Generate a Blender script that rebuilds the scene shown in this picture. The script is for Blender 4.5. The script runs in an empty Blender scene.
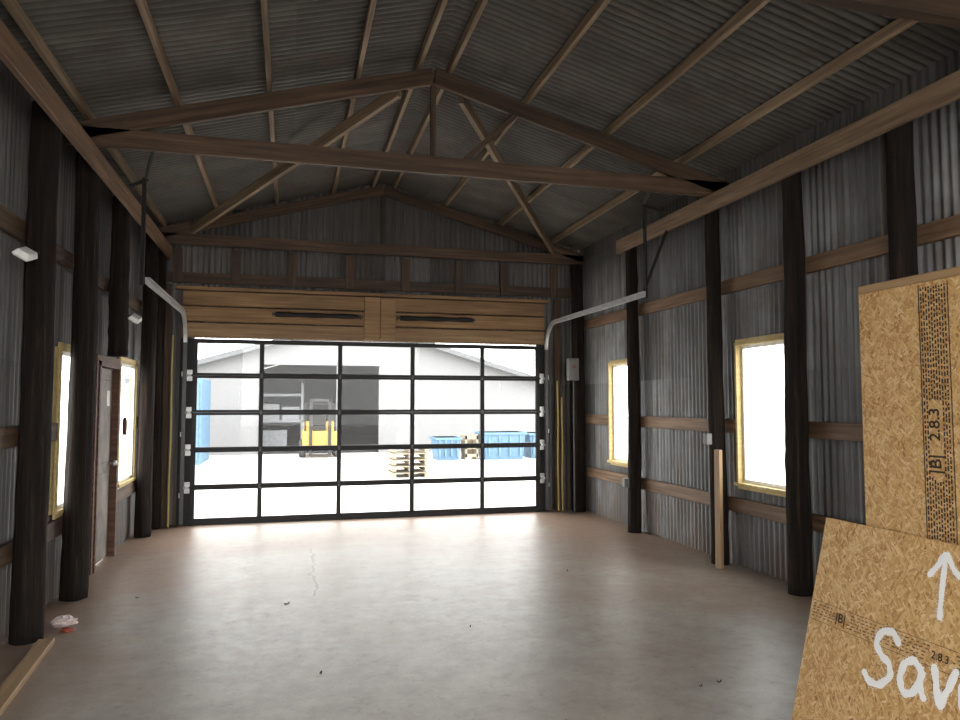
import bpy, bmesh, math, random
from mathutils import Vector, Matrix
random.seed(7)
sc=bpy.context.scene
col=sc.collection
CX=1.25
def zr(x): return 4.75-0.273*abs(x-CX)

# ---------------------------------------------------------------- materials
def mk(name):
    m=bpy.data.materials.new(name); m.use_nodes=True
    nt=m.node_tree; b=nt.nodes['Principled BSDF']
    return m,nt,b
def N(nt,t,**k):
    n=nt.nodes.new(t)
    for a,v in k.items(): setattr(n,a,v)
    return n
def L(nt,a,b): nt.links.new(a,b)
def ramp(nt,fac,stops):
    r=N(nt,'ShaderNodeValToRGB'); e=r.color_ramp.elements
    while len(e)<len(stops): e.new(0.5)
    for i,(p,c) in enumerate(stops):
        e[i].position=p; e[i].color=(*c,1) if len(c)==3 else c
    L(nt,fac,r.inputs[0]); return r.outputs[0]
def mix(nt,fac,a,b,bt='MIX'):
    n=N(nt,'ShaderNodeMix',data_type='RGBA',blend_type=bt)
    if isinstance(fac,(int,float)): n.inputs[0].default_value=fac
    else: L(nt,fac,n.inputs[0])
    for i,s in ((6,a),(7,b)):
        if isinstance(s,tuple): n.inputs[i].default_value=(*s,1)
        else: L(nt,s,n.inputs[i])
    return n.outputs[2]
def math_(nt,op,a,b=None):
    n=N(nt,'ShaderNodeMath',operation=op)
    for i,s in enumerate((a,b)):
        if s is None: continue
        if isinstance(s,(int,float)): n.inputs[i].default_value=s
        else: L(nt,s,n.inputs[i])
    return n.outputs[0]
def noise(nt,vec,scale,detail=4,rough=.55,mscale=None):
    if mscale is not None:
        mp=N(nt,'ShaderNodeMapping'); mp.inputs['Scale'].default_value=mscale
        L(nt,vec,mp.inputs[0]); vec=mp.outputs[0]
    n=N(nt,'ShaderNodeTexNoise'); n.inputs['Scale'].default_value=scale
    n.inputs['Detail'].default_value=detail; n.inputs['Roughness'].default_value=rough
    L(nt,vec,n.inputs['Vector']); return n.outputs[0]
def bump(nt,b,h,s,d=.01):
    n=N(nt,'ShaderNodeBump'); n.inputs['Strength'].default_value=s; n.inputs['Distance'].default_value=d
    L(nt,h,n.inputs['Height']); L(nt,n.outputs[0],b.inputs['Normal'])
def wood(name,c1,c2,c3,rough=.7):
    m,nt,b=mk(name); tc=N(nt,'ShaderNodeTexCoord'); oi=N(nt,'ShaderNodeObjectInfo')
    add=N(nt,'ShaderNodeVectorMath',operation='ADD'); L(nt,tc.outputs['Object'],add.inputs[0])
    sc_=math_(nt,'MULTIPLY',oi.outputs['Random'],37.)
    L(nt,sc_,add.inputs[1])
    v=add.outputs[0]
    g=noise(nt,v,1,5,.6,(1.2,28,28))
    big=noise(nt,v,1,3,.5,(.9,4,4))
    c=ramp(nt,g,[(.3,c1),(.5,c2),(.72,c3)])
    c=mix(nt,ramp(nt,big,[(.35,(0,0,0)),(.7,(.6,.6,.6))]),c,c1)
    val=math_(nt,'ADD',math_(nt,'MULTIPLY',oi.outputs['Random'],.4),.8)
    hs=N(nt,'ShaderNodeHueSaturation'); L(nt,val,hs.inputs['Value']); L(nt,c,hs.inputs['Color'])
    L(nt,hs.outputs[0],b.inputs['Base Color']); b.inputs['Roughness'].default_value=rough
    bump(nt,b,g,.25,.004)
    return m
M_truss=wood('aged_truss_wood',(.03,.017,.009),(.078,.045,.025),(.145,.088,.05))
M_purlin=wood('purlin_wood',(.12,.08,.048),(.26,.185,.115),(.40,.30,.195))
M_plate=wood('pale_plate_wood',(.13,.08,.045),(.26,.175,.105),(.40,.285,.18))
M_girt=wood('girt_wood',(.09,.05,.028),(.205,.12,.066),(.33,.215,.13))
M_pine=wood('fresh_pine',(.24,.14,.068),(.39,.25,.128),(.53,.365,.19))
M_header=wood('header_pine',(.17,.095,.042),(.32,.19,.088),(.45,.29,.145))
M_frame=wood('window_pine',(.50,.37,.15),(.66,.51,.23),(.76,.61,.31))
M_dark=wood('dark_board',(.03,.022,.017),(.06,.043,.032),(.10,.07,.05))
M_brown=wood('stained_brown',(.045,.020,.011),(.10,.045,.025),(.18,.09,.055))
def flat(name,c,rough=.5,metal=0.,nz=.15,ns=9.):
    m,nt,b=mk(name); tc=N(nt,'ShaderNodeTexCoord')
    n=noise(nt,tc.outputs['Object'],ns,4)
    f=ramp(nt,n,[(.3,(0,0,0)),(.7,(1,1,1))])
    L(nt,mix(nt,f,tuple(x*(1-nz) for x in c),tuple(min(1,x*(1+nz)) for x in c)),b.inputs['Base Color'])
    b.inputs['Roughness'].default_value=rough; b.inputs['Metallic'].default_value=metal
    return m
M_black=flat('black_aluminium',(.006,.006,.007),.6,.0)
M_steel=flat('galvanised_steel',(.62,.63,.64),.35,.6)
M_white=flat('white_enamel',(.8,.8,.78),.4)
M_grey=flat('grey_enamel',(.16,.16,.155),.6)
M_slab=flat('weathered_door_paint',(.15,.125,.105),.7,0,.4,5)
M_dsteel=flat('dark_steel',(.015,.014,.013),.7,.2)
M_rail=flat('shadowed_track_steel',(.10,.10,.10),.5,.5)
M_yellow=flat('yellow_plastic',(.34,.25,.08),.6)
M_red=flat('dull_red',(.25,.05,.03),.6)
M_cord=flat('dark_red_cord',(.10,.035,.025),.7)
M_paint=flat('white_spray_paint',(.98,.98,.97),.8,0,.02)
M_ink=flat('stamp_ink',(.045,.028,.018),.8)
M_ink2=flat('faded_stamp_ink',(.13,.08,.04),.8)
M_vinyl=flat('white_vinyl',(.78,.78,.76),.4)
M_blue=flat('blue_painted',(.075,.145,.22),.6)
M_ppal=flat('bleached_pallet_wood',(.25,.21,.15),.8)
M_rubber=flat('rubber',(.02,.02,.02),.8)
M_wmetal=flat('pale_sheet_metal',(.175,.176,.178),.8,0,.05)
M_trim=flat('building_trim',(.10,.103,.107),.7)
M_shelf=flat('pale_shelving',(.30,.31,.33),.6)
M_gdoor=flat('grey_roof_sheet',(.09,.093,.098),.6)
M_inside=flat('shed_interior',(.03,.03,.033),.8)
M_fyellow=flat('machine_yellow',(.40,.26,.04),.5)
M_paper=flat('paper',(.6,.58,.54),.8)
def glassm():
    m,nt,b=mk('clear_glass'); nt.nodes.remove(b)
    o=nt.nodes['Material Output']; t=N(nt,'ShaderNodeBsdfTransparent'); t.inputs[0].default_value=(.97,.98,.98,1)
    g=N(nt,'ShaderNodeBsdfGlossy'); g.inputs['Roughness'].default_value=.03
    mx=N(nt,'ShaderNodeMixShader'); mx.inputs[0].default_value=.013; L(nt,t.outputs[0],mx.inputs[1]); L(nt,g.outputs[0],mx.inputs[2]); L(nt,mx.outputs[0],o.inputs[0])
    return m
M_glass=glassm()
def galv(name,axis,base,light,rustamt,dirt):
    m,nt,b=mk(name); tc=N(nt,'ShaderNodeTexCoord'); sp=N(nt,'ShaderNodeSeparateXYZ'); L(nt,tc.outputs['Object'],sp.inputs[0])
    roof=name.startswith('roof')
    s=sp.outputs[axis]; h=sp.outputs[0] if roof else sp.outputs[2]
    sid=math_(nt,'FLOOR',math_(nt,'DIVIDE',s,.66))
    hid=math_(nt,'FLOOR',math_(nt,'DIVIDE',h,1.9))
    idv=math_(nt,'ADD',sid,math_(nt,'MULTIPLY',hid,17.3))
    wn=N(nt,'ShaderNodeTexWhiteNoise',noise_dimensions='1D'); L(nt,idv,wn.inputs['W'])
    ms=(1.0,2.2,1) if roof else (14,14,.5)
    st=noise(nt,tc.outputs['Object'],1,5 if roof else 7,.6 if roof else .75,ms)
    bl=noise(nt,tc.outputs['Object'],2.2,5,.65)
    c=ramp(nt,st,[(.34,base),(.5,tuple((x+y)/2 for x,y in zip(base,light))),(.64,light)])
    c=mix(nt,math_(nt,'MULTIPLY',wn.outputs[0],.9 if not roof else .6),c,tuple(x*.55 for x in base))
    if roof:
        # colour darkened in the valleys so the corrugation shows
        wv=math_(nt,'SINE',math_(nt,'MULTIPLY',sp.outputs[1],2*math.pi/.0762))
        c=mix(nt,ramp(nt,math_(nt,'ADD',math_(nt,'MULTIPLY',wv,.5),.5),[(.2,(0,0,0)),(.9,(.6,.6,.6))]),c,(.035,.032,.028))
    c=mix(nt,ramp(nt,bl,[(.44,(0,0,0)),(.66,(dirt,)*3)]),c,(.115,.095,.078) if not roof else (.06,.05,.04))
    low=N(nt,'ShaderNodeMapRange'); low.inputs[1].default_value=1.0; low.inputs[2].default_value=0.; low.inputs[3].default_value=0.; low.inputs[4].default_value=.16
    L(nt,sp.outputs[2],low.inputs[0])
    rn=noise(nt,tc.outputs['Object'],1,6,.7,(3,3,1.6) if roof else (5,5,1.1))
    rf=math_(nt,'ADD',rn,low.outputs[0] if not roof else 0.)
    c=mix(nt,ramp(nt,rf,[(.56,(0,0,0)),(.70,(rustamt,)*3)]),c,(.165,.105,.07))
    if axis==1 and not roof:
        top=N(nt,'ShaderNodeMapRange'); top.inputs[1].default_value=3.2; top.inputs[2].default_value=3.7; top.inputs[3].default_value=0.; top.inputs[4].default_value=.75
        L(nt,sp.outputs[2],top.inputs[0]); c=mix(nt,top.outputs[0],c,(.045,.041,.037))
    L(nt,c,b.inputs['Base Color']); b.inputs['Metallic'].default_value=.05; b.inputs['Roughness'].default_value=.55
    return m
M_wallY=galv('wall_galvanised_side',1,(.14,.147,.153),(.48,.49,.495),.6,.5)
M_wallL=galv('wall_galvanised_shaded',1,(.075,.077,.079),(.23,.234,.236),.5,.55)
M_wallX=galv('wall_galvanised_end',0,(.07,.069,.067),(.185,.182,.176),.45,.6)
M_roof=galv('roof_galvanised',1,(.095,.090,.081),(.165,.157,.143),.3,.6)
def floorm():
    m,nt,b=mk('worn_concrete'); tc=N(nt,'ShaderNodeTexCoord'); o=tc.outputs['Object']
    a=noise(nt,o,.55,6,.65); d=noise(nt,o,3.1,9,.8); f=noise(nt,o,45,4,.6); g=noise(nt,o,9,9,.8)
    c=ramp(nt,d,[(.30,(.255,.225,.188)),(.5,(.335,.30,.255)),(.70,(.415,.38,.33))])
    sp=N(nt,'ShaderNodeSeparateXYZ'); L(nt,o,sp.inputs[0])
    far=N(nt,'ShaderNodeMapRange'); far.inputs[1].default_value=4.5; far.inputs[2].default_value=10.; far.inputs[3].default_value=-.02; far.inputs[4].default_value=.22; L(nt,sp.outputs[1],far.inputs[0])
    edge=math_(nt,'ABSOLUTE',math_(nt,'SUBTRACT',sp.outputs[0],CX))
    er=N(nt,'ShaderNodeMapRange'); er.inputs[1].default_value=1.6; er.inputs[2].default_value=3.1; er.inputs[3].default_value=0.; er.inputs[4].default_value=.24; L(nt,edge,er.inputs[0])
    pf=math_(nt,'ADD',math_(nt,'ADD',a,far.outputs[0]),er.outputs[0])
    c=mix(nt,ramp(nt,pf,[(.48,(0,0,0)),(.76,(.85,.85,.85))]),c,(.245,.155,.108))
    c=mix(nt,ramp(nt,g,[(.55,(0,0,0)),(.70,(.6,.6,.6))]),c,(.155,.12,.093))
    c=mix(nt,ramp(nt,f,[(.62,(0,0,0)),(.70,(.6,.6,.6))]),c,(.12,.095,.075))
    wob=math_(nt,'MULTIPLY',math_(nt,'SUBTRACT',noise(nt,o,2.2,3),.5),.3)
    dx=math_(nt,'ABSOLUTE',math_(nt,'ADD',math_(nt,'SUBTRACT',sp.outputs[0],.26),wob))
    dy=math_(nt,'ABSOLUTE',math_(nt,'SUBTRACT',sp.outputs[1],7.3))
    inr=math_(nt,'LESS_THAN',dy,1.0)
    c=mix(nt,math_(nt,'MULTIPLY',math_(nt,'LESS_THAN',dx,.03),math_(nt,'MULTIPLY',inr,.12)),c,(.5,.47,.43))
    c=mix(nt,math_(nt,'MULTIPLY',math_(nt,'LESS_THAN',dx,.012),math_(nt,'MULTIPLY',inr,.7)),c,(.08,.062,.05))
    L(nt,c,b.inputs['Base Color'])
    L(nt,ramp(nt,g,[(.3,(.34,)*3),(.7,(.50,)*3)]),b.inputs['Roughness'])
    b.inputs['Specular IOR Level'].default_value=.40
    bump(nt,b,f,.05,.002)
    return m
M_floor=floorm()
def osbm():
    m,nt,b=mk('oriented_strand_board'); tc=N(nt,'ShaderNodeTexCoord'); o=tc.outputs['Object']
    cols=[]
    for rot,sc_ in ((.25,(25,95,1)),(1.15,(28,105,1)),(-.55,(31,118,1)),(1.9,(27,105,1)),(.8,(34,130,1))):
        mp=N(nt,'ShaderNodeMapping'); mp.inputs['Rotation'].default_value=(0,0,rot)
        L(nt,o,mp.inputs[0])
        mp2=N(nt,'ShaderNodeMapping'); mp2.inputs['Scale'].default_value=sc_; L(nt,mp.outputs[0],mp2.inputs[0])
        v=N(nt,'ShaderNodeTexVoronoi',distance='CHEBYCHEV'); v.inputs['Scale'].default_value=1.0
        L(nt,mp2.outputs[0],v.inputs['Vector'])
        s=N(nt,'ShaderNodeSeparateColor'); L(nt,v.outputs['Color'],s.inputs[0]); cols.append(s)
    pal=[[(0,(.43,.22,.07)),(.35,(.61,.36,.13)),(.75,(.71,.46,.19)),(1,(.80,.57,.29))],
         [(0,(.32,.15,.045)),(.5,(.59,.34,.12)),(1,(.74,.49,.22))],
         [(0,(.49,.26,.09)),(.5,(.66,.41,.165)),(1,(.84,.62,.34))],
         [(0,(.41,.21,.07)),(.5,(.63,.38,.145)),(1,(.77,.54,.27))],
         [(0,(.53,.30,.11)),(.5,(.69,.44,.18)),(1,(.82,.60,.31))]]
    cc=[ramp(nt,cols[i].outputs[0],pal[i]) for i in range(5)]
    def gt(s,t): return math_(nt,'GREATER_THAN',s,t)
    c=cc[0]
    for i,t in ((1,.55),(2,.6),(3,.68),(4,.72)): c=mix(nt,gt(cols[i].outputs[1],t),c,cc[i])
    gr=noise(nt,o,1,4,.6,(60,60,1))
    c=mix(nt,math_(nt,'MULTIPLY',gr,.2),c,(.38,.20,.07))
    L(nt,c,b.inputs['Base Color']); b.inputs['Roughness'].default_value=.6
    return m
M_osb=osbm()
def logm():
    m,nt,b=mk('creosoted_log'); tc=N(nt,'ShaderNodeTexCoord'); o=tc.outputs['Object']
    g=noise(nt,o,1,7,.7,(24,24,1.0)); 
    c=ramp(nt,g,[(.35,(.006,.0045,.004)),(.55,(.017,.012,.009)),(.72,(.054,.038,.027))])
    L(nt,c,b.inputs['Base Color']); b.inputs['Roughness'].default_value=.9; b.inputs['Specular IOR Level'].default_value=.2; bump(nt,b,g,.9,.03); return m
M_log=logm()
def groundm():
    m,nt,b=mk('pale_concrete_yard'); tc=N(nt,'ShaderNodeTexCoord')
    n=noise(nt,tc.outputs['Object'],.6,6,.6)
    L(nt,ramp(nt,n,[(.3,(.5,.48,.46)),(.7,(.62,.6,.57))]),b.inputs['Base Color']); b.inputs['Roughness'].default_value=.9; return m
M_ground=groundm()

# ---------------------------------------------------------------- helpers
def reg(ob,label=None,cat=None,kind=None,group=None):
    if label: ob['label']=label
    if cat: ob['category']=cat
    if kind: ob['kind']=kind
    if group: ob['group']=group
    return ob
def mesh_obj(name,bm,mat,smooth=False):
    me=bpy.data.meshes.new(name); bm.normal_update(); bm.to_mesh(me); bm.free()
    if smooth:
        for p in me.polygons: p.use_smooth=True
    me.materials.append(mat); ob=bpy.data.objects.new(name,me); col.objects.link(ob); return ob
def empty(name,loc):
    e=bpy.data.objects.new(name,None); e.empty_display_size=.1; e.location=loc; col.objects.link(e); return e
def attach(ch,par):
    ch.parent=par
    mw=Matrix.Translation(par.location)
    if par.type!='EMPTY': mw=par.matrix_basis.copy()
    ch.matrix_parent_inverse=mw.inverted()
    return ch
def box_bm(bm,lo,hi,bev=0.):
    r=bmesh.ops.create_cube(bm,size=1.)
    c=[(a+b)/2 for a,b in zip(lo,hi)]; s=[b-a for a,b in zip(lo,hi)]
    for v in r['verts']: v.co=Vector((v.co.x*s[0]+c[0],v.co.y*s[1]+c[1],v.co.z*s[2]+c[2]))
    if bev>0:
        es=list({e for v in r['verts'] for e in v.link_edges})
        bmesh.ops.bevel(bm,geom=es,offset=bev,segments=1,affect='EDGES')
def boxes(name,lst,mat,bev=.003,origin=None):
    bm=bmesh.new()
    o=Vector(origin) if origin else Vector([(a+b)/2 for a,b in zip(lst[0][0],lst[0][1])])
    for lo,hi in lst: box_bm(bm,[a-b for a,b in zip(lo,o)],[a-b for a,b in zip(hi,o)],bev)
    ob=mesh_obj(name,bm,mat); ob.location=o; return ob
def board(name,p0,p1,w,h,mat,up=(0,0,1),bev=.004):
    """timber from p0 to p1 (centre line); h measured along up, w across"""
    p0=Vector(p0);p1=Vector(p1); d=p1-p0; ln=d.length; x=d.normalized(); u=Vector(up)
    y=u.cross(x).normalized(); z=x.cross(y)
    bm=bmesh.new(); box_bm(bm,(-ln/2,-w/2,-h/2),(ln/2,w/2,h/2),bev)
    ob=mesh_obj(name,bm,mat)
    m=Matrix((x,y,z)).transposed().to_4x4(); m.translation=(p0+p1)/2; ob.matrix_basis=m; return ob
def tube(name,pts,r,mat,res=6,cyclic=False):
    cu=bpy.data.curves.new(name,'CURVE'); cu.dimensions='3D'; cu.bevel_depth=r; cu.bevel_resolution=res//2
    sp=cu.splines.new('POLY'); sp.points.add(len(pts)-1); o=Vector(pts[0])
    for i,p in enumerate(pts): sp.points[i].co=(*(Vector(p)-o),1)
    sp.use_cyclic_u=cyclic; cu.use_fill_caps=True; cu.materials.append(mat)
    tmp=bpy.data.objects.new(name,cu); col.objects.link(tmp)
    dg=bpy.context.evaluated_depsgraph_get(); me=bpy.data.meshes.new_from_object(tmp.evaluated_get(dg))
    bpy.data.objects.remove(tmp); me.name=name
    if not me.materials: me.materials.append(mat)
    ob=bpy.data.objects.new(name,me); ob.location=o; col.objects.link(ob)
    for p in me.polygons: p.use_smooth=True
    return ob
def lathe(name,prof,mat,axis='Z',loc=(0,0,0),seg=20):
    bm=bmesh.new(); rings=[]
    for r,z in prof:
        ring=[]
        for i in range(seg):
            a=2*math.pi*i/seg; x,y=r*math.cos(a),r*math.sin(a)
            co={'Z':(x,y,z),'X':(z,x,y),'Y':(x,z,y)}[axis]; ring.append(bm.verts.new(co))
        rings.append(ring)
    for a,b in zip(rings,rings[1:]):
        for i in range(seg): bm.faces.new((a[i],a[(i+1)%seg],b[(i+1)%seg],b[i]))
    bm.faces.new(rings[0][::-1]); bm.faces.new(rings[-1])
    bmesh.ops.recalc_face_normals(bm,faces=bm.faces)
    ob=mesh_obj(name,bm,mat,True); ob.location=loc; return ob
PITCH=.0762; AMP=.010
def corr_wall(name,axis,const,s0,s1,z0,ztop,holes,mat):
    st=PITCH/8; n=int(round((s1-s0)/st)); bm=bmesh.new(); cache={}
    def V(s,z):
        k=(round(s,4),round(z,4))
        if k not in cache:
            o=const+AMP*math.sin(2*math.pi*s/PITCH)
            cache[k]=bm.verts.new((o,s,z) if axis=='Y' else (s,o,z))
        return cache[k]
    for i in range(n):
        a=s0+i*st; b=a+st; m=(a+b)/2
        cuts=sorted([(h[2],h[3]) for h in holes if h[0]<m<h[1]])
        iv=[]; z=z0
        for c0,c1 in cuts:
            if c0>z+1e-4: iv.append((z,c0,False))
            z=max(z,c1)
        iv.append((z,None,True))
        for lo,hi,top in iv:
            ha=ztop(a) if top else hi; hb=ztop(b) if top else hi
            bm.faces.new((V(a,lo),V(b,lo),V(b,hb),V(a,ha)))
    ob=mesh_obj(name,bm,mat,True); reg(ob,kind='structure'); return ob

Y0=-1.9; Y1=10.46; XL=-1.86; XR=4.36; WT=.135
# ---------------------------------------------------------------- shell
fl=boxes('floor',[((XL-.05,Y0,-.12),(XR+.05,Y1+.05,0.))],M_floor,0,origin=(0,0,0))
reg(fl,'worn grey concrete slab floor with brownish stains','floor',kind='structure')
WR=[(5.56,6.28,.83,2.18),(8.54,9.24,.83,2.14)]
WL=[(6.58,7.08,.74,2.04),(8.74,9.56,.72,2.06)]
DL=(7.64,8.50,0.,2.02)
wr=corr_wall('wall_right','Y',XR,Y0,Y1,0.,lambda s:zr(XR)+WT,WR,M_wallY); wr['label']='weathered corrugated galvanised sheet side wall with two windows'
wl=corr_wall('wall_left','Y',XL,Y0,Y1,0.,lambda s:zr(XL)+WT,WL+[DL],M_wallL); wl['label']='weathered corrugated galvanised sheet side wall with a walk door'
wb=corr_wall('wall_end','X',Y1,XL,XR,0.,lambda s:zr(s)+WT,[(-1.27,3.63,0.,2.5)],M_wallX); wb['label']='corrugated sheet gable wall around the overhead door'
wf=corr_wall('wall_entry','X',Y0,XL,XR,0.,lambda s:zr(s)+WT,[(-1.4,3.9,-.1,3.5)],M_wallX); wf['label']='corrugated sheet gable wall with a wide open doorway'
for w in (wr,wl,wb,wf): w['category']='wall'
# roof
bm=bmesh.new(); st=PITCH/6; n=int((Y1+.3-Y0)/st); xs=[XL-.35,CX,XR+.35]
rows=[]
for i in range(n+1):
    y=Y0-.15+i*st; o=.015*math.sin(2*math.pi*y/PITCH)
    rows.append([bm.verts.new((x,y,zr(x)+.107+o)) for x in (xs[0],CX-.001)]+[bm.verts.new((x,y,zr(x)+.107+o)) for x in (CX+.001,xs[2])])
for a,b in zip(rows,rows[1:]):
    bm.faces.new((a[0],a[1],b[1],b[0])); bm.faces.new((a[2],a[3],b[3],b[2])); bm.faces.new((a[1],a[2],b[2],b[1]))
ce=mesh_obj('ceiling',bm,M_roof,True); reg(ce,'underside of a corrugated metal gable roof','ceiling',kind='structure')

# ---------------------------------------------------------------- logs
def log(x,y,z0,z1,r,lab,seed):
    rnd=random.Random(seed); bm=bmesh.new(); seg=24; nz=40; rings=[]
    ph=[rnd.uniform(0,6.28) for _ in range(6)]; ben=rnd.uniform(-.014,.014); ben2=rnd.uniform(-.014,.014)
    knots=[(rnd.uniform(0,1),rnd.uniform(0,6.28)) for _ in range(7)]
    for j in range(nz+1):
        t=j/nz; z=t*(z1-z0); cx=ben*math.sin(t*4+ph[0]); cy=ben2*math.sin(t*5+ph[1]); ring=[]
        for i in range(seg):
            a=2*math.pi*i/seg
            rr=r*(1.05-.16*t)*(1+.05*math.sin(3*a+ph[2]+t*2)+.035*math.sin(5*a+ph[3]+t*6)+.03*math.sin(9*t+ph[4]+a)+.02*math.sin(31*t+ph[5])+rnd.uniform(-.02,.02))
            for kt,ka in knots:
                da=math.atan2(math.sin(a-ka),math.cos(a-ka)); rr+=.012*math.exp(-((t-kt)/.015)**2-(da/.35)**2)
            ring.append(bm.verts.new((cx+rr*math.cos(a),cy+rr*math.sin(a),z)))
        rings.append(ring)
    for a,b in zip(rings,rings[1:]):
        for i in range(seg): bm.faces.new((a[i],a[(i+1)%seg],b[(i+1)%seg],b[i]))
    bm.faces.new(rings[0][::-1]); bm.faces.new(rings[-1])
    ob=mesh_obj('wooden_post',bm,M_log,True); ob.location=(x,y,z0)
    reg(ob,lab,'post',group='round log wall posts'); return ob
PT=3.72
for i,(y,r,lab) in enumerate([(-.5,.1,'dark round log post carrying the eave beam'),(1.8,.1,'dark round log post carrying the eave beam'),(4.15,.095,'dark round log post beside the strand board panels'),(5.32,.092,'nearly black round log post beside a window'),(6.53,.08,'dark round log post with a short board against its foot'),(8.37,.08,'dark round log post in front of the window edge'),(10.2,.1,'dark corner log post near the overhead door')]):
    log(4.205,y,0,PT,r,lab,10+i)
for i,(y,r,lab) in enumerate([(-.5,.1,'dark round log post carrying the eave beam'),(1.8,.1,'dark round log post carrying the eave beam'),(4.1,.1,'dark round log post carrying the eave beam'),(5.62,.097,'dark round log post beside a window'),(6.72,.1,'dark round log post between window and walk door'),(9.6,.09,'dark round log post beside the small window'),(10.2,.1,'dark corner log post near the overhead door')]):
    log(-1.705,y,0,PT,r,lab,40+i)
log(-1.705,8.0,2.085,PT,.09,'short dark log post above the walk door',77)

# ---------------------------------------------------------------- girts / beams
def girts(x,zlist,holes,side):
    for z in zlist:
        segs=[(Y0+.02,Y1-.03)]
        for h in holes:
            if h[2]-.12<z<h[3]+.12:
                ns=[]
                for a,b in segs:
                    if h[0]-.09>a: ns.append((a,min(b,h[0]-.09)))
                    if h[1]+.09<b: ns.append((max(a,h[1]+.09),b))
                ns=[s for s in ns if s[1]-s[0]>.05]; segs=ns
        for a,b in segs:
            g=board('wall_girt',(x,a,z),(x,b,z),.04,.14,M_girt if side=='R' else M_truss)
            reg(g,'horizontal brown timber girt nailed behind the posts','wall girt',group='horizontal wall girts')
girts(XR-.04,[.60,1.38,2.80],WR,'R')
girts(XL+.04,[.60,1.38,2.80],WL+[DL],'L')
b=board('eave_beam',(4.085,Y0+.03,3.63),(4.085,8.52,3.63),.045,.17,M_plate); reg(b,'long pale timber eave beam across the tops of the posts','beam',group='eave beams')
b=board('eave_beam',(-1.585,Y0+.03,3.62),(-1.585,10.28,3.62),.045,.17,M_girt); reg(b,'long timber eave beam across the tops of the posts','beam',group='eave beams')
# ---------------------------------------------------------------- trusses
def truss(y,t,lab,king=True,layered=False):
    e=empty('roof_truss',(CX,y,3.73)); reg(e,lab,'roof truss',group='timber roof trusses')
    for dy,dz,hh in (((-.03,0,.16),(.03,.02,.15)) if layered else ((0,0,.15),)):
        w=.045 if layered else t
        attach(board('bottom_chord',(XL+.03,y+dy,3.81+dz),(XR-.03,y+dy,3.81+dz),w,hh,M_truss),e)
    for s in (-1,1):
        xe=XR-.02 if s>0 else XL+.02; off=.07
        if layered:
            attach(board('top_chord',(CX,y-.03,zr(CX)-off-.025),(xe,y-.03,zr(xe)-off-.025),.045,.15,M_truss),e)
            attach(board('top_chord',(CX,y+.03,zr(CX)-off),(xe,y+.03,zr(xe)-off),.045,.14,M_truss),e)
        else:
            attach(board('top_chord',(CX,y,zr(CX)-off),(xe,y,zr(xe)-off),t,.14,M_truss),e)
    if layered:
        attach(board('web',(CX+.30,y,3.89),(CX+.82,y,zr(CX+.82)-.14),.045,.09,M_truss,up=(0,1,0)),e)
    if king: attach(board('king_post',(CX,y+.0,3.89),(CX,y,4.60),.05,.06,M_truss,up=(0,1,0)),e)
    return e
truss(-.1,.09,'brown timber roof truss spanning the shed')
truss(3.12,.09,'brown timber roof truss above the strand board panels')
truss(6.5,.09,'heavy doubled brown timber roof truss with king post',True,True)
truss(10.26,.045,'timber gable truss against the end wall',True)
# purlins
for x in (1.25-.14,.55,-.22,-.97,-1.66, 1.25+.16,2.17,3.02,3.84):
    z=zr(x)+.045
    p=board('roof_purlin',(x,Y0+.02,z),(x,Y1-.03,z),.042,.085,M_purlin)
    reg(p,'long light brown timber purlin under the roof sheets','roof purlin',group='roof purlins')
for s in (-1,1):
    b=board('diagonal_brace',(CX+s*.30,6.62,4.55),(CX+s*2.55,10.16,3.92),.05,.12,M_purlin)
    reg(b,'light timber diagonal brace running down from the truss peak','brace',group='diagonal roof braces')

# ---------------------------------------------------------------- end wall framing
YF=Y1-.035
for z in (3.32,):
    g=board('wall_girt',(XL+.08,YF,z),(XR-.08,YF,z),.04,.14,M_truss); reg(g,'dark timber girt across the gable wall above the header','wall girt',group='gable wall girts')
for x in (-1.5,-.75,.0,.8,1.6,2.4,3.1,3.9):
    g=board('wall_stud',(x,YF-.04,3.24),(x,YF-.04,3.72),.04,.12,M_truss,up=(1,0,0)); reg(g,'short vertical timber stud above the door header','wall stud',group='short gable studs')
for i,(a,b,z) in enumerate(((-1.42,3.72,2.60),(-1.42,3.72,2.815),(-1.42,3.72,3.03),)):
    g=board('header_board',(a,10.34-.006*(i%2),z),(b,10.34-.006*(i%2),z),.05,.197,M_header if i else M_pine,bev=.008); reg(g,'yellow brown pine header board above the overhead door','header board',group='door header boards')
g=board('header_board',(-1.5,10.335,3.165),(3.8,10.335,3.165),.06,.045,M_header); reg(g,'thin pine ledge along the top of the header','header board',group='door header boards')
for x in (-1.35,3.71):
    g=board('door_jamb_timber',(x,10.39,0.0),(x,10.39,2.48),.09,.17,M_black,up=(1,0,0)); reg(g,'black vertical jamb beside the overhead door','door jamb',group='overhead door jambs')
for x in (-1.62,3.95):
    g=board('wall_stud',(x,YF-.03,0.0),(x,YF-.03,3.22),.05,.1,M_truss,up=(1,0,0)); reg(g,'tall vertical timber stud beside the overhead door','wall stud',group='tall gable studs')

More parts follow.
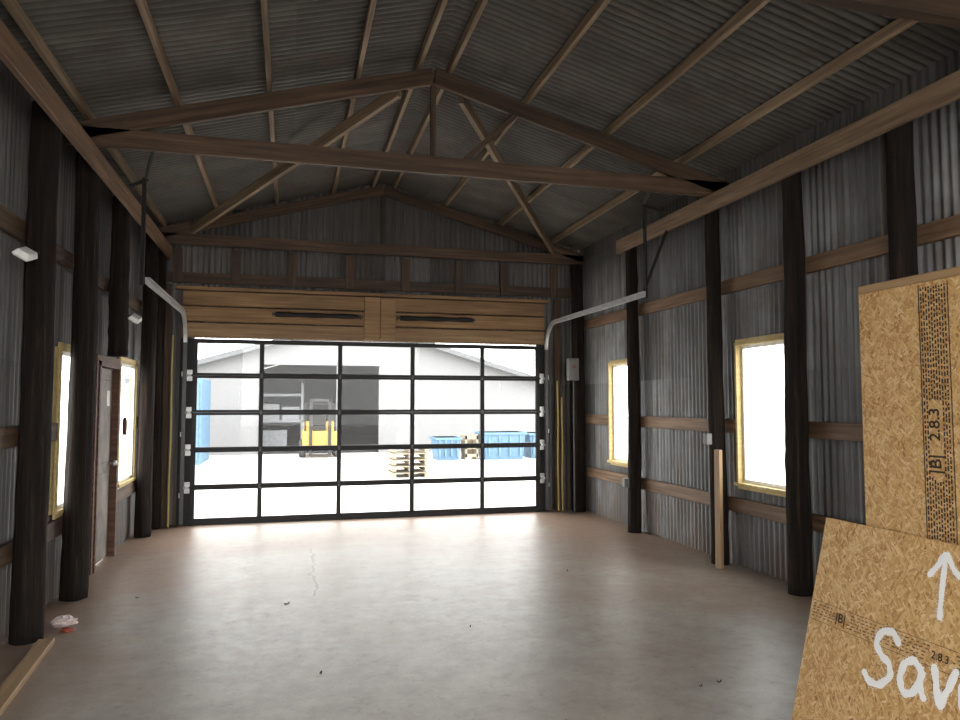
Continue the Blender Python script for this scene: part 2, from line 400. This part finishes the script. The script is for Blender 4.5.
# ---------------------------------------------------------------- overhead door
DX0,DX1,DH=-1.27,3.63,2.48; DY0,DY1=10.30,10.345
door=empty('door_1',((DX0+DX1)/2,10.32,0)); reg(door,'black aluminium full-view overhead door with clear glass panes','overhead door',kind='structure')
SH=DH/5
xsv=[DX0,-.384,.67,1.70,2.74,DX1]
for r in range(5):
    z0=r*SH+.001; z1=(r+1)*SH-.001
    lo=.085 if r==0 else .034; hi=.06 if r==4 else .034
    lst=[((DX0,DY0,z0),(DX1,DY1,z0+lo)),((DX0,DY0,z1-hi),(DX1,DY1,z1))]
    for i,x in enumerate(xsv):
        a=x-.03 if 0<i<5 else (x if i==0 else x-.06); b=x+.03 if 0<i<5 else (x+.06 if i==0 else x)
        lst.append(((a,DY0+.002,z0+lo-.002),(b,DY1-.002,z1-hi+.002)))
    s=boxes('door_section',lst,M_black,.002); attach(s,door)
    g=boxes('glass_pane',[((DX0+.03,10.322,z0+lo-.01),(DX1-.03,10.326,z1-hi+.01))],M_glass,0); attach(g,door)
for r in range(1,5):
    z=r*SH
    for i,x in enumerate(xsv):
        if 0<i<5:
            attach(boxes('hinge',[((x-.016,DY0-.005,z+.006),(x+.016,DY0,z+.03)),((x-.016,DY0-.005,z-.03),(x+.016,DY0,z-.006)),((x-.012,DY0-.010,z-.006),(x+.012,DY0-.002,z+.006))],M_rail,.001),door)
        else:
            sx=-1 if i==0 else 1; xx=x+sx*.035
            attach(boxes('edge_hinge',[((xx-.035,DY0-.006,z+.012),(xx+.035,DY0,z+.075)),((xx-.035,DY0-.006,z-.075),(xx+.035,DY0,z-.012)),((xx-.02,DY0-.02,z-.012),(xx+.02,DY0-.002,z+.012))],M_steel,.003),door)
            attach(lathe('roller',[(.004,-.02),(.022,-.02),(.022,.0),(.006,.003),(.006,.06)],M_steel,'X',(x+sx*.07,DY0-.02,z),12),door)
# springs
pb=boxes('spring_pad',[((1.0,10.255,2.5),(1.22,10.305,3.12)),((1.23,10.255,2.52),(1.44,10.305,3.10))],M_header,.003); reg(pb,'upright pine pad between the two torsion springs','mounting board')
sh=empty('torsion_springs',(1.2,10.2,2.83)); reg(sh,'pair of dark torsion springs fixed along the pine header','torsion springs')
for a,b in ((-.22,.93),(1.50,2.57)):
    n=int((b-a)/.012); prof=[]
    for i in range(n*2): prof.append(((.036 if i%2 else .030)*(1+.12*math.sin(i*.09)),i*.006))
    attach(lathe('spring_coil',prof,M_dsteel,'X',(a,10.22,2.83),14),sh)
    attach(lathe('shaft',[(.010,0),(.010,b-a+.08)],M_dsteel,'X',(a-.04,10.22,2.83),12),sh)
    for x in (a-.03,b+.02):
        attach(boxes('spring_bracket',[((x-.004,10.20,2.80),(x+.004,10.306,2.86))],M_rail,.001),sh)
# tracks
def track(x,s,ye):
    e=empty('door_track',(x,10.25,0)); reg(e,'galvanised overhead door track curving back under the roof','door track',group='overhead door tracks')
    R=.38; zt=2.80; yv=10.25; path=[]
    for z in [0.03+i*(zt-R-.03)/8 for i in range(9)]: path.append((yv,z))
    for i in range(1,13):
        a=math.pi/2*i/12; path.append((yv-R+R*math.cos(a),zt-R+R*math.sin(a)))
    for i in range(1,9): path.append((yv-R-i*(yv-R-ye+.05)/8,zt))
    prof=[(.028*s,-.012),(.028*s,-.03),(-.01*s,-.03),(-.012*s,.03),(.028*s,.03),(.028*s,.012)]
    def rail(nm,pth,mat):
        bm=bmesh.new(); rings=[]
        for k,(y,z) in enumerate(pth):
            a=pth[max(0,k-1)]; b=pth[min(len(pth)-1,k+1)]; t=Vector((0,b[0]-a[0],b[1]-a[1])).normalized(); nn=Vector((0,t.z,-t.y))
            rings.append([bm.verts.new((-px,y-yv+nn.y*pn,z+nn.z*pn)) for px,pn in prof])
        for a,b in zip(rings,rings[1:]):
            for i in range(len(prof)-1): bm.faces.new((a[i],a[i+1],b[i+1],b[i]))
        o=mesh_obj(nm,bm,mat); o.location=(x,yv,0); md=o.modifiers.new('s','SOLIDIFY'); md.thickness=.003; attach(o,e)
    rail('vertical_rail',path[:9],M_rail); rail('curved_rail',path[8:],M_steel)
    xo=x+s*.04
    attach(boxes('hanger_angle',[((xo-.003,ye,2.77),(xo+.003,ye+.045,3.84)),((min(xo,xo+s*.04),ye+.042,2.77),(max(xo,xo+s*.04),ye+.048,3.84))],M_dsteel,0),e)
    xw=-1.56 if s<0 else 4.06
    attach(board('cross_angle',(x+s*.02,ye+.02,3.82),(xw,ye+.02,3.735),.03,.03,M_dsteel),e)
    attach(board('truss_angle',(xo,ye+.02,3.83),(xo-s*.25,6.56,3.80),.03,.03,M_dsteel),e)
    if s>0: attach(board('brace_angle',(x+.05,ye+.06,2.86),(4.075,ye+.06,3.56),.006,.035,M_dsteel),e)
    for z in (.4,1.2,2.0):
        attach(boxes('wall_bracket',[((min(x,x+s*.03),10.255,z-.03),(max(x,x+s*.03)+.002,10.30,z+.03))],M_steel,.001),e)
track(-1.37,-1,7.6); track(3.73,1,7.17)

# ---------------------------------------------------------------- windows
def window(n,side,h,lab):
    y0,y1,z0,z1=h; s=1 if side=='R' else -1; X=XR if side=='R' else XL
    e=empty('window_%d'%n,(X,(y0+y1)/2,z0)); reg(e,lab,'window',kind='structure')
    xi=X-s*(.085 if s>0 else .05); xo=X+s*.03
    def bx(nm,lst,mat,bev=.002):
        l2=[((min(a[0],b[0]),a[1],a[2]),(max(a[0],b[0]),b[1],b[2])) for a,b in lst]
        return attach(boxes(nm,l2,mat,bev),e)
    t=.03
    bx('window_frame',[((xi,y0-t,z0),(xo,y0,z1)),((xi,y1,z0),(xo,y1+t,z1)),((xi,y0-t,z1),(xo,y1+t,z1+t)),((xi-s*.02,y0-t-.02,z0-t),(xo,y1+t+.02,z0))],M_frame)
    c=.035; xc0=X-s*.03; xc1=X-s*.048
    bx('casing',[((xc0,y0-t-c,z0-t-c),(xc1,y0-t,z1+t+c)),((xc0,y1+t,z0-t-c),(xc1,y1+t+c,z1+t+c)),((xc0,y0-t,z1+t),(xc1,y1+t,z1+t+c)),((xc0,y0-t,z0-t-c),(xc1,y1+t,z0-t))],M_frame)
    w=.035; xs0=X+s*.0; xs1=X-s*.03
    bx('sash',[((xs0,y0,z0),(xs1,y0+w,z1)),((xs0,y1-w,z0),(xs1,y1,z1)),((xs0,y0+w,z1-w),(xs1,y1-w,z1)),((xs0,y0+w,z0),(xs1,y1-w,z0+w))],M_vinyl)
    bx('window_glass',[((X-s*.012,y0+w-.005,z0+w-.005),(X-s*.016,y1-w+.005,z1-w+.005))],M_glass,0)
window(1,'R',WR[0],'window in a fresh yellow pine frame beside a dark post')
window(2,'R',WR[1],'narrow-looking window in a yellow pine frame near the overhead door')
window(3,'L',WL[0],'window in a yellow pine frame half hidden by a log post')
window(4,'L',WL[1],'small window in a yellow pine frame beside the walk door')
# walk door
e=empty('door_2',(XL,(DL[0]+DL[1])/2,0)); reg(e,'weathered walk door in a rusty brown frame','door',kind='structure')
y0,y1,_,zt=DL
attach(boxes('door_frame',[((XL-.03,y0,0),(XL+.09,y0+.05,zt)),((XL-.03,y1-.05,0),(XL+.09,y1,zt)),((XL-.03,y0,zt-.05),(XL+.09,y1,zt)),((XL+.05,y0-.06,0),(XL+.075,y0,zt+.06)),((XL+.05,y1,0),(XL+.075,y1+.06,zt+.06)),((XL+.05,y0,zt),(XL+.075,y1,zt+.06))],M_brown),e)
attach(boxes('door_slab',[((XL-.01,y0+.05,.01),(XL+.02,y1-.05,zt-.05)),((XL+.018,y0+.14,.2),(XL+.03,y1-.14,.9)),((XL+.018,y0+.14,1.0),(XL+.03,y1-.14,1.85))],M_slab,.006),e)
attach(lathe('door_knob',[(.012,0),(.012,.04),(.028,.045),(.032,.06),(.022,.078),(.004,.08)],M_steel,'X',(XL+.02,y1-.10,.98),16),e)
attach(boxes('paper_notice',[((XL+.031,y1-.32,1.58),(XL+.033,y1-.2,1.74))],M_paper,0),e)

# ---------------------------------------------------------------- fittings
def flood(y,z,x,arm_to):
    e=empty('flood_light',(x,y,z)); reg(e,'small white flood light fixed to a log post','flood light',group='white flood lights')
    bm=bmesh.new(); box_bm(bm,(-.055,-.085,-.022),(.055,.085,.022),.008)
    for v in bm.verts:
        if v.co.z>0: v.co.x*=.8; v.co.y*=.85
    h=mesh_obj('lamp_head',bm,M_white); h.rotation_euler=(math.radians(20),math.radians(30),math.radians(8)); h.location=(x,y,z); attach(h,e)
    bm=bmesh.new(); box_bm(bm,(-.045,-.075,-.027),(.045,.075,-.022),.002)
    g=mesh_obj('lamp_lens',bm,M_vinyl); g.rotation_euler=h.rotation_euler; g.location=h.location; attach(g,e)
    attach(board('arm',(x,y+.02,z+.02),arm_to,.018,.018,M_dsteel),e)
flood(5.25,2.58,-1.68,(-1.69,5.53,2.64)); flood(7.93,2.47,-1.53,(-1.605,7.97,2.5))
b=empty('electrical_box',(4.05,10.0,2.1)); reg(b,'grey metal electrical control box with conduit by the door','electrical box')
attach(boxes('box_body',[((3.97,9.96,1.95),(4.13,10.06,2.28))],M_grey,.006),b)
attach(boxes('box_cover',[((3.98,9.948,1.965),(4.12,9.96,2.265))],M_grey,.004),b)
attach(boxes('switch_button',[((4.03,9.938,2.13),(4.07,9.948,2.17))],M_red,.002),b)
attach(tube('conduit',[(4.07,10.03,1.95),(4.07,10.03,.02)],.012,M_rail),b)
attach(tube('conduit',[(4.03,10.03,2.28),(4.03,10.03,3.4)],.010,M_rail),b)
def cable(pts,lab):
    c=tube('yellow_cable',pts,.013,M_yellow); reg(c,lab,'cable',group='yellow cables')
def wig(x,y,z0,z1,s):
    n=14; return [(x+.004*math.sin(i*.7+s),y,z0+(z1-z0)*i/n) for i in range(n+1)]
cable(wig(3.87,10.17,.02,1.95,1),'yellow cable hanging down beside the door track')
cable(wig(3.93,10.15,.02,1.7,2),'yellow cable hanging down beside the door track')
cable(wig(-1.50,10.12,.02,2.5,3),'yellow cable hanging beside the overhead door track')
pts=[]
for i in range(72):
    a=i*2*math.pi/18; pts.append((-1.75+.006*(i//18),8.62+.035*math.sin(a),1.36+.09*math.cos(a)+.006*math.sin(i)))
c=tube('coiled_cord',pts,.009,M_cord); reg(c,'dark red extension cord coiled on a nail','cord')
for x,y,z in ((4.08,6.50,1.25),(4.075,8.34,.62)):
    o=boxes('outlet_box',[((x-.03,y-.035,z-.055),(x+.03,y+.035,z+.055)),((x-.036,y-.03,z-.05),(x-.03,y+.03,z+.05))],M_grey,.003); reg(o,'small metal outlet box on a log post','outlet box',group='outlet boxes')
g=board('short_board',(4.08,6.33,0.0),(4.10,6.35,1.15),.04,.09,M_pine,up=(0,1,0)); reg(g,'short pale board standing against a log post','board')
g=board('floor_plank',(-1.55,5.5,.02),(-1.43,3.9,.02),.10,.038,M_pine); reg(g,'pale pine plank lying on the concrete by the wall','plank')
# litter
bm=bmesh.new(); bmesh.ops.create_icosphere(bm,subdivisions=3,radius=.08)
rr=random.Random(5)
for v in bm.verts:
    v.co*=rr.uniform(.6,1.15); v.co.z=max(0,v.co.z*.5+.02); v.co.x*=1.1
g=mesh_obj('plastic_bag',bm,flat('bag_plastic',(.6,.5,.48),.3)); g.location=(-1.56,5.95,0); reg(g,'crumpled pale plastic bag on the floor','plastic bag')
bm=bmesh.new(); bmesh.ops.create_icosphere(bm,subdivisions=2,radius=.05)
for v in bm.verts:
    v.co*=rr.uniform(.6,1.15); v.co.z=max(0,v.co.z*.4+.01)
g=mesh_obj('red_wrapper',bm,M_red); g.location=(-1.50,5.78,0); reg(g,'crumpled red wrapper beside the plastic bag','wrapper')
def leaf(x,y,s,seed):
    r=random.Random(seed); bm=bmesh.new(); vs=[]
    for i in range(9):
        a=2*math.pi*i/9; q=s*(.5+.5*abs(math.cos(a)))*r.uniform(.7,1.1); vs.append(bm.verts.new((q*math.cos(a),q*.5*math.sin(a),.006+.008*math.cos(2*a))))
    c=bm.verts.new((0,0,.003))
    for i in range(9): bm.faces.new((c,vs[i],vs[(i+1)%9]))
    o=mesh_obj('dry_leaf',bm,M_dark); md=o.modifiers.new('s','SOLIDIFY'); md.thickness=.003; o.location=(x,y,0); o.rotation_euler=(0,0,r.uniform(0,6)); reg(o,'small dark dry leaf on the concrete','leaf',group='dry leaves')
for i,(x,y) in enumerate(((2.28,3.75),(2.42,3.78),(1.35,3.5),(1.28,5.15),(.2,4.5),(.0,6.1),(2.6,6.6),(-1.2,6.6))): leaf(x,y,.016+.006*(i%3),i)

# ---------------------------------------------------------------- OSB partition and leaning sheet
PXF=2.47
FX=Vector((0,-1,0))
def frame(o,up):
    up=Vector(up).normalized(); n=FX.cross(up); m=Matrix((FX,up,n)).transposed().to_4x4(); m.translation=Vector(o); return m
MP=frame((PXF,2.68,0),(0,0,1))
ML=frame((2.19,2.90,0.0),(.2365,0,.9716))
def local_box(name,lst,mat,M,bev=.002):
    bm=bmesh.new()
    for lo,hi in lst: box_bm(bm,lo,hi,bev)
    o=mesh_obj(name,bm,mat); o.matrix_basis=M; return o
part=empty('strand_board_partition',(PXF+.05,2.0,0)); reg(part,'freestanding stud partition faced with stamped oriented strand board','partition')
PW=1.45; PH=2.09
attach(local_box('strand_board_sheet',[((0,0,-.0),(PW,PH,.012))],M_osb,MP),part)
attach(board('top_plate',(PXF+.045,2.68,PH+.018),(PXF+.045,2.68-PW,PH+.018),.12,.036,M_pine),part)
for i in range(4):
    y=2.65-i*.46
    attach(board('stud',(PXF+.048,y,.04),(PXF+.048,y,PH),.038,.089,M_pine,up=(1,0,0)),part)
attach(board('bottom_plate',(PXF+.048,2.67,.02),(PXF+.048,2.68-PW,.02),.09,.038,M_pine),part)
for y in (2.60,1.35):
    attach(board('rear_brace',(PXF+.10,y,1.3),(PXF+.85,y,.03),.038,.07,M_pine,up=(0,0,1)),part)
    attach(board('foot',(PXF+.1,y+.04,.02),(PXF+.95,y+.04,.02),.038,.038,M_pine),part)
sheet=local_box('leaning_strand_board',[((0,0,0),(1.9,1.10,.012))],M_osb,ML); reg(sheet,'oriented strand board sheet with white sprayed word and arrow','strand board sheet')
def text(body,size,M,u,v,rot,par,mat=M_ink,zo=.0138,name='stamped_text'):
    cu=bpy.data.curves.new(name,'FONT'); cu.body=body; cu.size=size; cu.align_x='CENTER'; cu.align_y='CENTER'; cu.extrude=.0003; cu.offset=size*.014
    t=bpy.data.objects.new(name,cu); col.objects.link(t); dg=bpy.context.evaluated_depsgraph_get()
    me=bpy.data.meshes.new_from_object(t.evaluated_get(dg)); bpy.data.objects.remove(t)
    me.materials.clear(); me.materials.append(mat)
    o=bpy.data.objects.new(name,me); col.objects.link(o); o.matrix_basis=M@Matrix.Translation((u,v,zo))@Matrix.Rotation(rot,4,'Z')
    attach(o,par); return o
def ink(lst,M,par,mat=M_ink,name='stamped_lines'):
    o=local_box(name,[((a,b,.0125),(c,d,.0135)) for a,b,c,d in lst],mat,M,0); attach(o,par)
r90=math.pi/2
text('2.8.3',.068,MP,.375,1.52,r90,part)
text('|B|',.072,MP,.375,1.365,r90,part)
rl=random.Random(3); ln=[]
for k in range(10):
    u=.327+k*.0122
    v=1.02
    while v<2.07:
        w=rl.uniform(.006,.02)
        if not(1.30<v<1.61 and 1<k<7): ln.append((u,v,u+.006,min(2.07,v+w)))
        v+=w+rl.uniform(.004,.012)
ln+=[(.318,.95,.3215,2.08),(.452,.95,.4555,2.08)]
ink(ln,MP,part)
ln=[]
for k in range(5):
    v=.705-k*.0135; u=.02
    while u<1.7:
        w=rl.uniform(.006,.018)
        if not (.145<u<.225) and not(.63<u<.74): ln.append((u,v,u+w,v+.0045))
        u+=w+rl.uniform(.006,.018)
ln+=[(.01,.72,1.7,.722),(.01,.635,1.7,.637)]
ink(ln,ML,sheet,M_ink2)
text('|B|',.055,ML,.19,.68,0,sheet,M_ink); text('2.8.3',.04,ML,.69,.68,0,sheet,M_ink)
def stroke(pts,name,r=.0145,tr=True):
    if tr: pts=[(.368+(a-.33)*1.04,.578+(b-.59)*1.08+.08*(a-.33)) for a,b in pts]
    P=[Vector((a,b,0)) for a,b in pts]; out=[]
    for i in range(len(P)-1):
        p0=P[max(0,i-1)];p1=P[i];p2=P[i+1];p3=P[min(len(P)-1,i+2)]
        for k in range(8):
            t=k/8; out.append(.5*((2*p1)+(-p0+p2)*t+(2*p0-5*p1+4*p2-p3)*t*t+(-p0+3*p1-3*p2+p3)*t**3))
    rs=random.Random(len(pts)*7+int(pts[0][0]*1000))
    out.append(P[-1]); bm=bmesh.new(); prev=None
    for j,p in enumerate(out):
        a=out[max(0,j-1)]; b=out[min(len(out)-1,j+1)]; t=(b-a).normalized(); n=Vector((-t.y,t.x,0)); ra=r*(1+.15*math.sin(j*.7)+rs.uniform(-.1,.1)); rb=r*(1+.15*math.sin(j*.7+1)+rs.uniform(-.1,.1))
        v=(bm.verts.new(p+n*ra+Vector((0,0,.0145+.00002*j))),bm.verts.new(p-n*rb+Vector((0,0,.0145+.00002*j))))
        if prev: bm.faces.new((prev[1],v[1],v[0],prev[0]))
        prev=v
    for e_ in (out[0],out[-1]):
        bmesh.ops.create_circle(bm,cap_ends=True,segments=14,radius=r*.95,matrix=Matrix.Translation(e_+Vector((0,0,.0158))))
    for j in range(300):
        p=rs.choice(out); a=rs.uniform(0,6.28); d=r*(1+abs(rs.gauss(0,.4)))
        bmesh.ops.create_circle(bm,cap_ends=True,segments=6,radius=rs.uniform(.0008,.0021),matrix=Matrix.Translation(p+Vector((d*math.cos(a),d*math.sin(a),.0142))))
    o=mesh_obj(name,bm,M_paint); o.matrix_basis=ML; attach(o,sheet)
stroke([(.46,.67),(.43,.70),(.385,.695),(.36,.655),(.385,.615),(.43,.59),(.445,.55),(.41,.51),(.36,.505),(.325,.53)],'sprayed_letter')
stroke([(.575,.60),(.54,.625),(.505,.61),(.49,.565),(.505,.52),(.535,.51),(.565,.54),(.58,.60),(.578,.55),(.60,.515)],'sprayed_letter')
stroke([(.625,.625),(.645,.56),(.665,.51),(.685,.56),(.71,.63)],'sprayed_letter')
stroke([(.745,.57),(.80,.58),(.815,.61),(.785,.64),(.75,.615),(.74,.565),(.76,.52),(.80,.505),(.84,.53)],'sprayed_letter')
stroke([(.665,.82),(.658,.90),(.652,1.05)],'sprayed_arrow',.011,False)
stroke([(.595,.965),(.625,1.01),(.652,1.055),(.69,1.01),(.72,.985)],'sprayed_arrow',.011,False)

# ---------------------------------------------------------------- outside
g=boxes('yard_ground',[((-60,-40,-.25),(70,90,-.13))],M_ground,0,origin=(0,0,-.13)); reg(g,'pale sunlit concrete yard around the shed','ground')
YB=26.
e=empty('storage_building',(2.2,YB,-.13)); reg(e,'white metal gable building with a wide dark doorway','building')
def poly(name,pts,mat,depth):
    bm=bmesh.new(); v=[bm.verts.new((x,0,z)) for x,z in pts]; f=bm.faces.new(v)
    r=bmesh.ops.extrude_face_region(bm,geom=[f]); 
    for q in r['geom']:
        if isinstance(q,bmesh.types.BMVert): q.co.y+=depth
    bmesh.ops.recalc_face_normals(bm,faces=bm.faces); o=mesh_obj(name,bm,mat); return o
RZ=4.55
def rz(x): return RZ-.3*abs(x-2.2)
f=poly('front_wall',[(-4.8,-.13),(-1.0,-.13),(-1.0,3.0),(3.1,3.0),(3.1,-.13),(9.2,-.13),(9.2,rz(9.2)),(2.2,RZ),(-4.8,rz(-4.8))],M_wmetal,.15); f.location=(0,YB,0); attach(f,e)
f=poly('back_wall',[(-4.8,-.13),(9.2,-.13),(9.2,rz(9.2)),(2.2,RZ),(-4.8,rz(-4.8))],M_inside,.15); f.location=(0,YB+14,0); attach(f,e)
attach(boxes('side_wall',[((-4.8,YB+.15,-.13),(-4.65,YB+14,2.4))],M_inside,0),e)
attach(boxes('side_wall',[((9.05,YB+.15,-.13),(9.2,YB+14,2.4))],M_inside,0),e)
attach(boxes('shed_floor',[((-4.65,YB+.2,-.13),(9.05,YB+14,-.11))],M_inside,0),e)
for s in (-1,1):
    attach(board('roof_sheet',(2.2,YB+7,RZ+.06),(2.2+s*7.4,YB+7,rz(9.6)+.06),14.8,.06,M_gdoor),e)
    attach(board('rake_trim',(2.2,YB-.42,RZ),(2.2+s*7.4,YB-.42,rz(9.6)+.0),.05,.18,M_trim),e)
attach(boxes('door_jamb',[((-1.06,YB-.03,-.13),(-.98,YB+.2,3.05)),((3.08,YB-.03,-.13),(3.16,YB+.2,3.05)),((1.58,YB-.03,-.13),(1.72,YB+.2,3.05)),((-1.0,YB-.03,2.97),(3.1,YB+.2,3.05))],M_wmetal,.0),e)
r_=empty('storage_rack',(.4,YB+3,-.11)); reg(r_,'pale shelving rack inside the dark doorway','storage rack')
attach(boxes('rack_frame',[((-1.2,YB+2.6,-.1),(-1.1,YB+3.4,2.4)),((.4,YB+2.6,-.1),(.5,YB+3.4,2.4)),((-1.2,YB+2.6,.9),(.5,YB+3.4,1.0)),((-1.2,YB+2.6,1.9),(.5,YB+3.4,2.0))],M_shelf,.01),r_)
for q in (((-1.05,YB+2.7,1.0),(-.4,YB+3.3,1.6)),((-.3,YB+2.7,1.0),(.35,YB+3.3,1.5)),((-1.0,YB+2.7,.0),(-.1,YB+3.3,.6))):
    attach(boxes('rack_box',[q],M_shelf,.01),r_)
# forklift
fx=.95; fy=YB-1.7; G=-.13
e=empty('forklift',(fx,fy,G)); reg(e,'yellow forklift parked at the dark doorway','forklift')
attach(boxes('forklift_body',[((fx-.55,fy-.3,G+.25),(fx+.55,fy+1.3,G+.85)),((fx-.5,fy+.7,G+.8),(fx+.5,fy+1.35,G+1.15))],M_fyellow,.04),e)
attach(boxes('overhead_guard',[((fx-.5,fy-.2,G+.8),(fx-.44,fy-.14,G+1.7)),((fx+.44,fy-.2,G+.8),(fx+.5,fy-.14,G+1.7)),((fx-.5,fy+1.0,G+1.1),(fx-.44,fy+1.06,G+1.7)),((fx+.44,fy+1.0,G+1.1),(fx+.5,fy+1.06,G+1.7)),((fx-.52,fy-.25,G+1.7),(fx+.52,fy+1.1,G+1.76))],M_dsteel,.01),e)
attach(boxes('seat',[((fx-.22,fy+.25,G+.85),(fx+.22,fy+.65,G+1.0)),((fx-.22,fy+.6,G+1.0),(fx+.22,fy+.7,G+1.4))],M_rubber,.03),e)
attach(boxes('mast',[((fx-.35,fy-.45,G+.1),(fx-.25,fy-.33,G+1.9)),((fx+.25,fy-.45,G+.1),(fx+.35,fy-.33,G+1.9)),((fx-.35,fy-.45,G+1.8),(fx+.35,fy-.33,G+1.9)),((fx-.4,fy-.5,G+.3),(fx+.4,fy-.45,G+.4))],M_dsteel,.01),e)
attach(boxes('forks',[((fx-.3,fy-1.4,G+.1),(fx-.18,fy-.45,G+.14)),((fx+.18,fy-1.4,G+.1),(fx+.3,fy-.45,G+.14))],M_dsteel,.005),e)
for sx in (-1,1):
    for yy in (0.,.95):
        attach(lathe('wheel',[(.1,-.1),(.24,-.1),(.27,-.06),(.27,.06),(.24,.1),(.1,.1)],M_rubber,'X',(fx+sx*.55,fy+yy,G+.27),20),e)
lst=[((-3.5,22,-.13),(-2.45,24.4,2.35))]
for i in range(4): lst.append(((-3.42+i*.26,21.96,.0),(-3.3+i*.26,22.0,2.2)))
c=boxes('storage_locker',lst,M_blue,.01); reg(c,'tall blue ribbed metal storage locker in the yard','storage locker')
def bin_(x,y,w,h):
    bm=bmesh.new(); box_bm(bm,(-w/2,-.5,0),(w/2,.5,h))
    for v in bm.verts:
        if v.co.z<.1: v.co.x*=.88; v.co.y*=.88
    box_bm(bm,(-w/2-.04,-.54,h-.08),(w/2+.04,.54,h),.01)
    for k in range(4):
        xx=-w/2+w*(k+.5)/4; box_bm(bm,(xx-.03,-.53,.12),(xx+.03,-.46,h-.08),.0)
    o=mesh_obj('blue_bin',bm,M_blue); o.location=(x,y,-.13); reg(o,'blocky blue storage bin standing in the yard','storage bin',group='blue storage bins')
bin_(6.5,22.2,1.35,.85); bin_(4.75,22.4,.75,.7); bin_(8.0,22.6,1.1,.8)
e=empty('pallet_stack',(2.75,17.5,-.13)); reg(e,'stack of pale wooden pallets in the yard','pallets')
for k in range(5):
    z=-.13+k*.15; lst=[]
    for j in range(3): lst.append(((2.35+j*.38,17.0,z),(2.43+j*.38,18.0,z+.1)))
    for j in range(6): lst.append(((2.35,17.0+j*.18,z+.1),(3.2,17.1+j*.18,z+.12))); 
    attach(boxes('pallet',lst,M_ppal,0),e)
cb=boxes('wooden_crate',[((5.3,22.0,-.13),(5.36,22.6,.65)),((5.66,22.0,-.13),(5.72,22.6,.65)),((5.3,22.0,-.05),(5.72,22.03,.05)),((5.3,22.0,.2),(5.72,22.03,.32)),((5.3,22.0,.5),(5.72,22.03,.62)),((5.3,22.57,-.05),(5.72,22.6,.62))],M_ppal,.003); reg(cb,'pale slatted wooden crate between blue bins','crate')

# ---------------------------------------------------------------- world / camera
w=bpy.data.worlds.new('sky'); sc.world=w; w.use_nodes=True; nt=w.node_tree; bg=nt.nodes['Background']
tc=N(nt,'ShaderNodeTexCoord'); sp=N(nt,'ShaderNodeSeparateXYZ'); L(nt,tc.outputs['Generated'],sp.inputs[0])
L(nt,ramp(nt,sp.outputs[2],[(0.,(1,.985,.955)),(.6,(1,.99,.98))]),bg.inputs[0]); bg.inputs[1].default_value=8.8
cam=bpy.data.cameras.new('camera'); co=bpy.data.objects.new('camera',cam); col.objects.link(co)
cam.sensor_fit='HORIZONTAL'; cam.sensor_width=36; cam.lens=722/960*36
a=math.radians(14.7); p=math.radians(3.5)
F=Vector((math.sin(a)*math.cos(p),math.cos(a)*math.cos(p),math.sin(p))); R=Vector((math.cos(a),-math.sin(a),0)); U=R.cross(F)
m=Matrix((R,U,-F)).transposed().to_4x4(); m.translation=(0,0,1.6); co.matrix_world=m; cam.clip_start=.05; cam.clip_end=300
sc.camera=co
sc.view_settings.view_transform='Standard'; sc.view_settings.look='None'; sc.view_settings.exposure=0
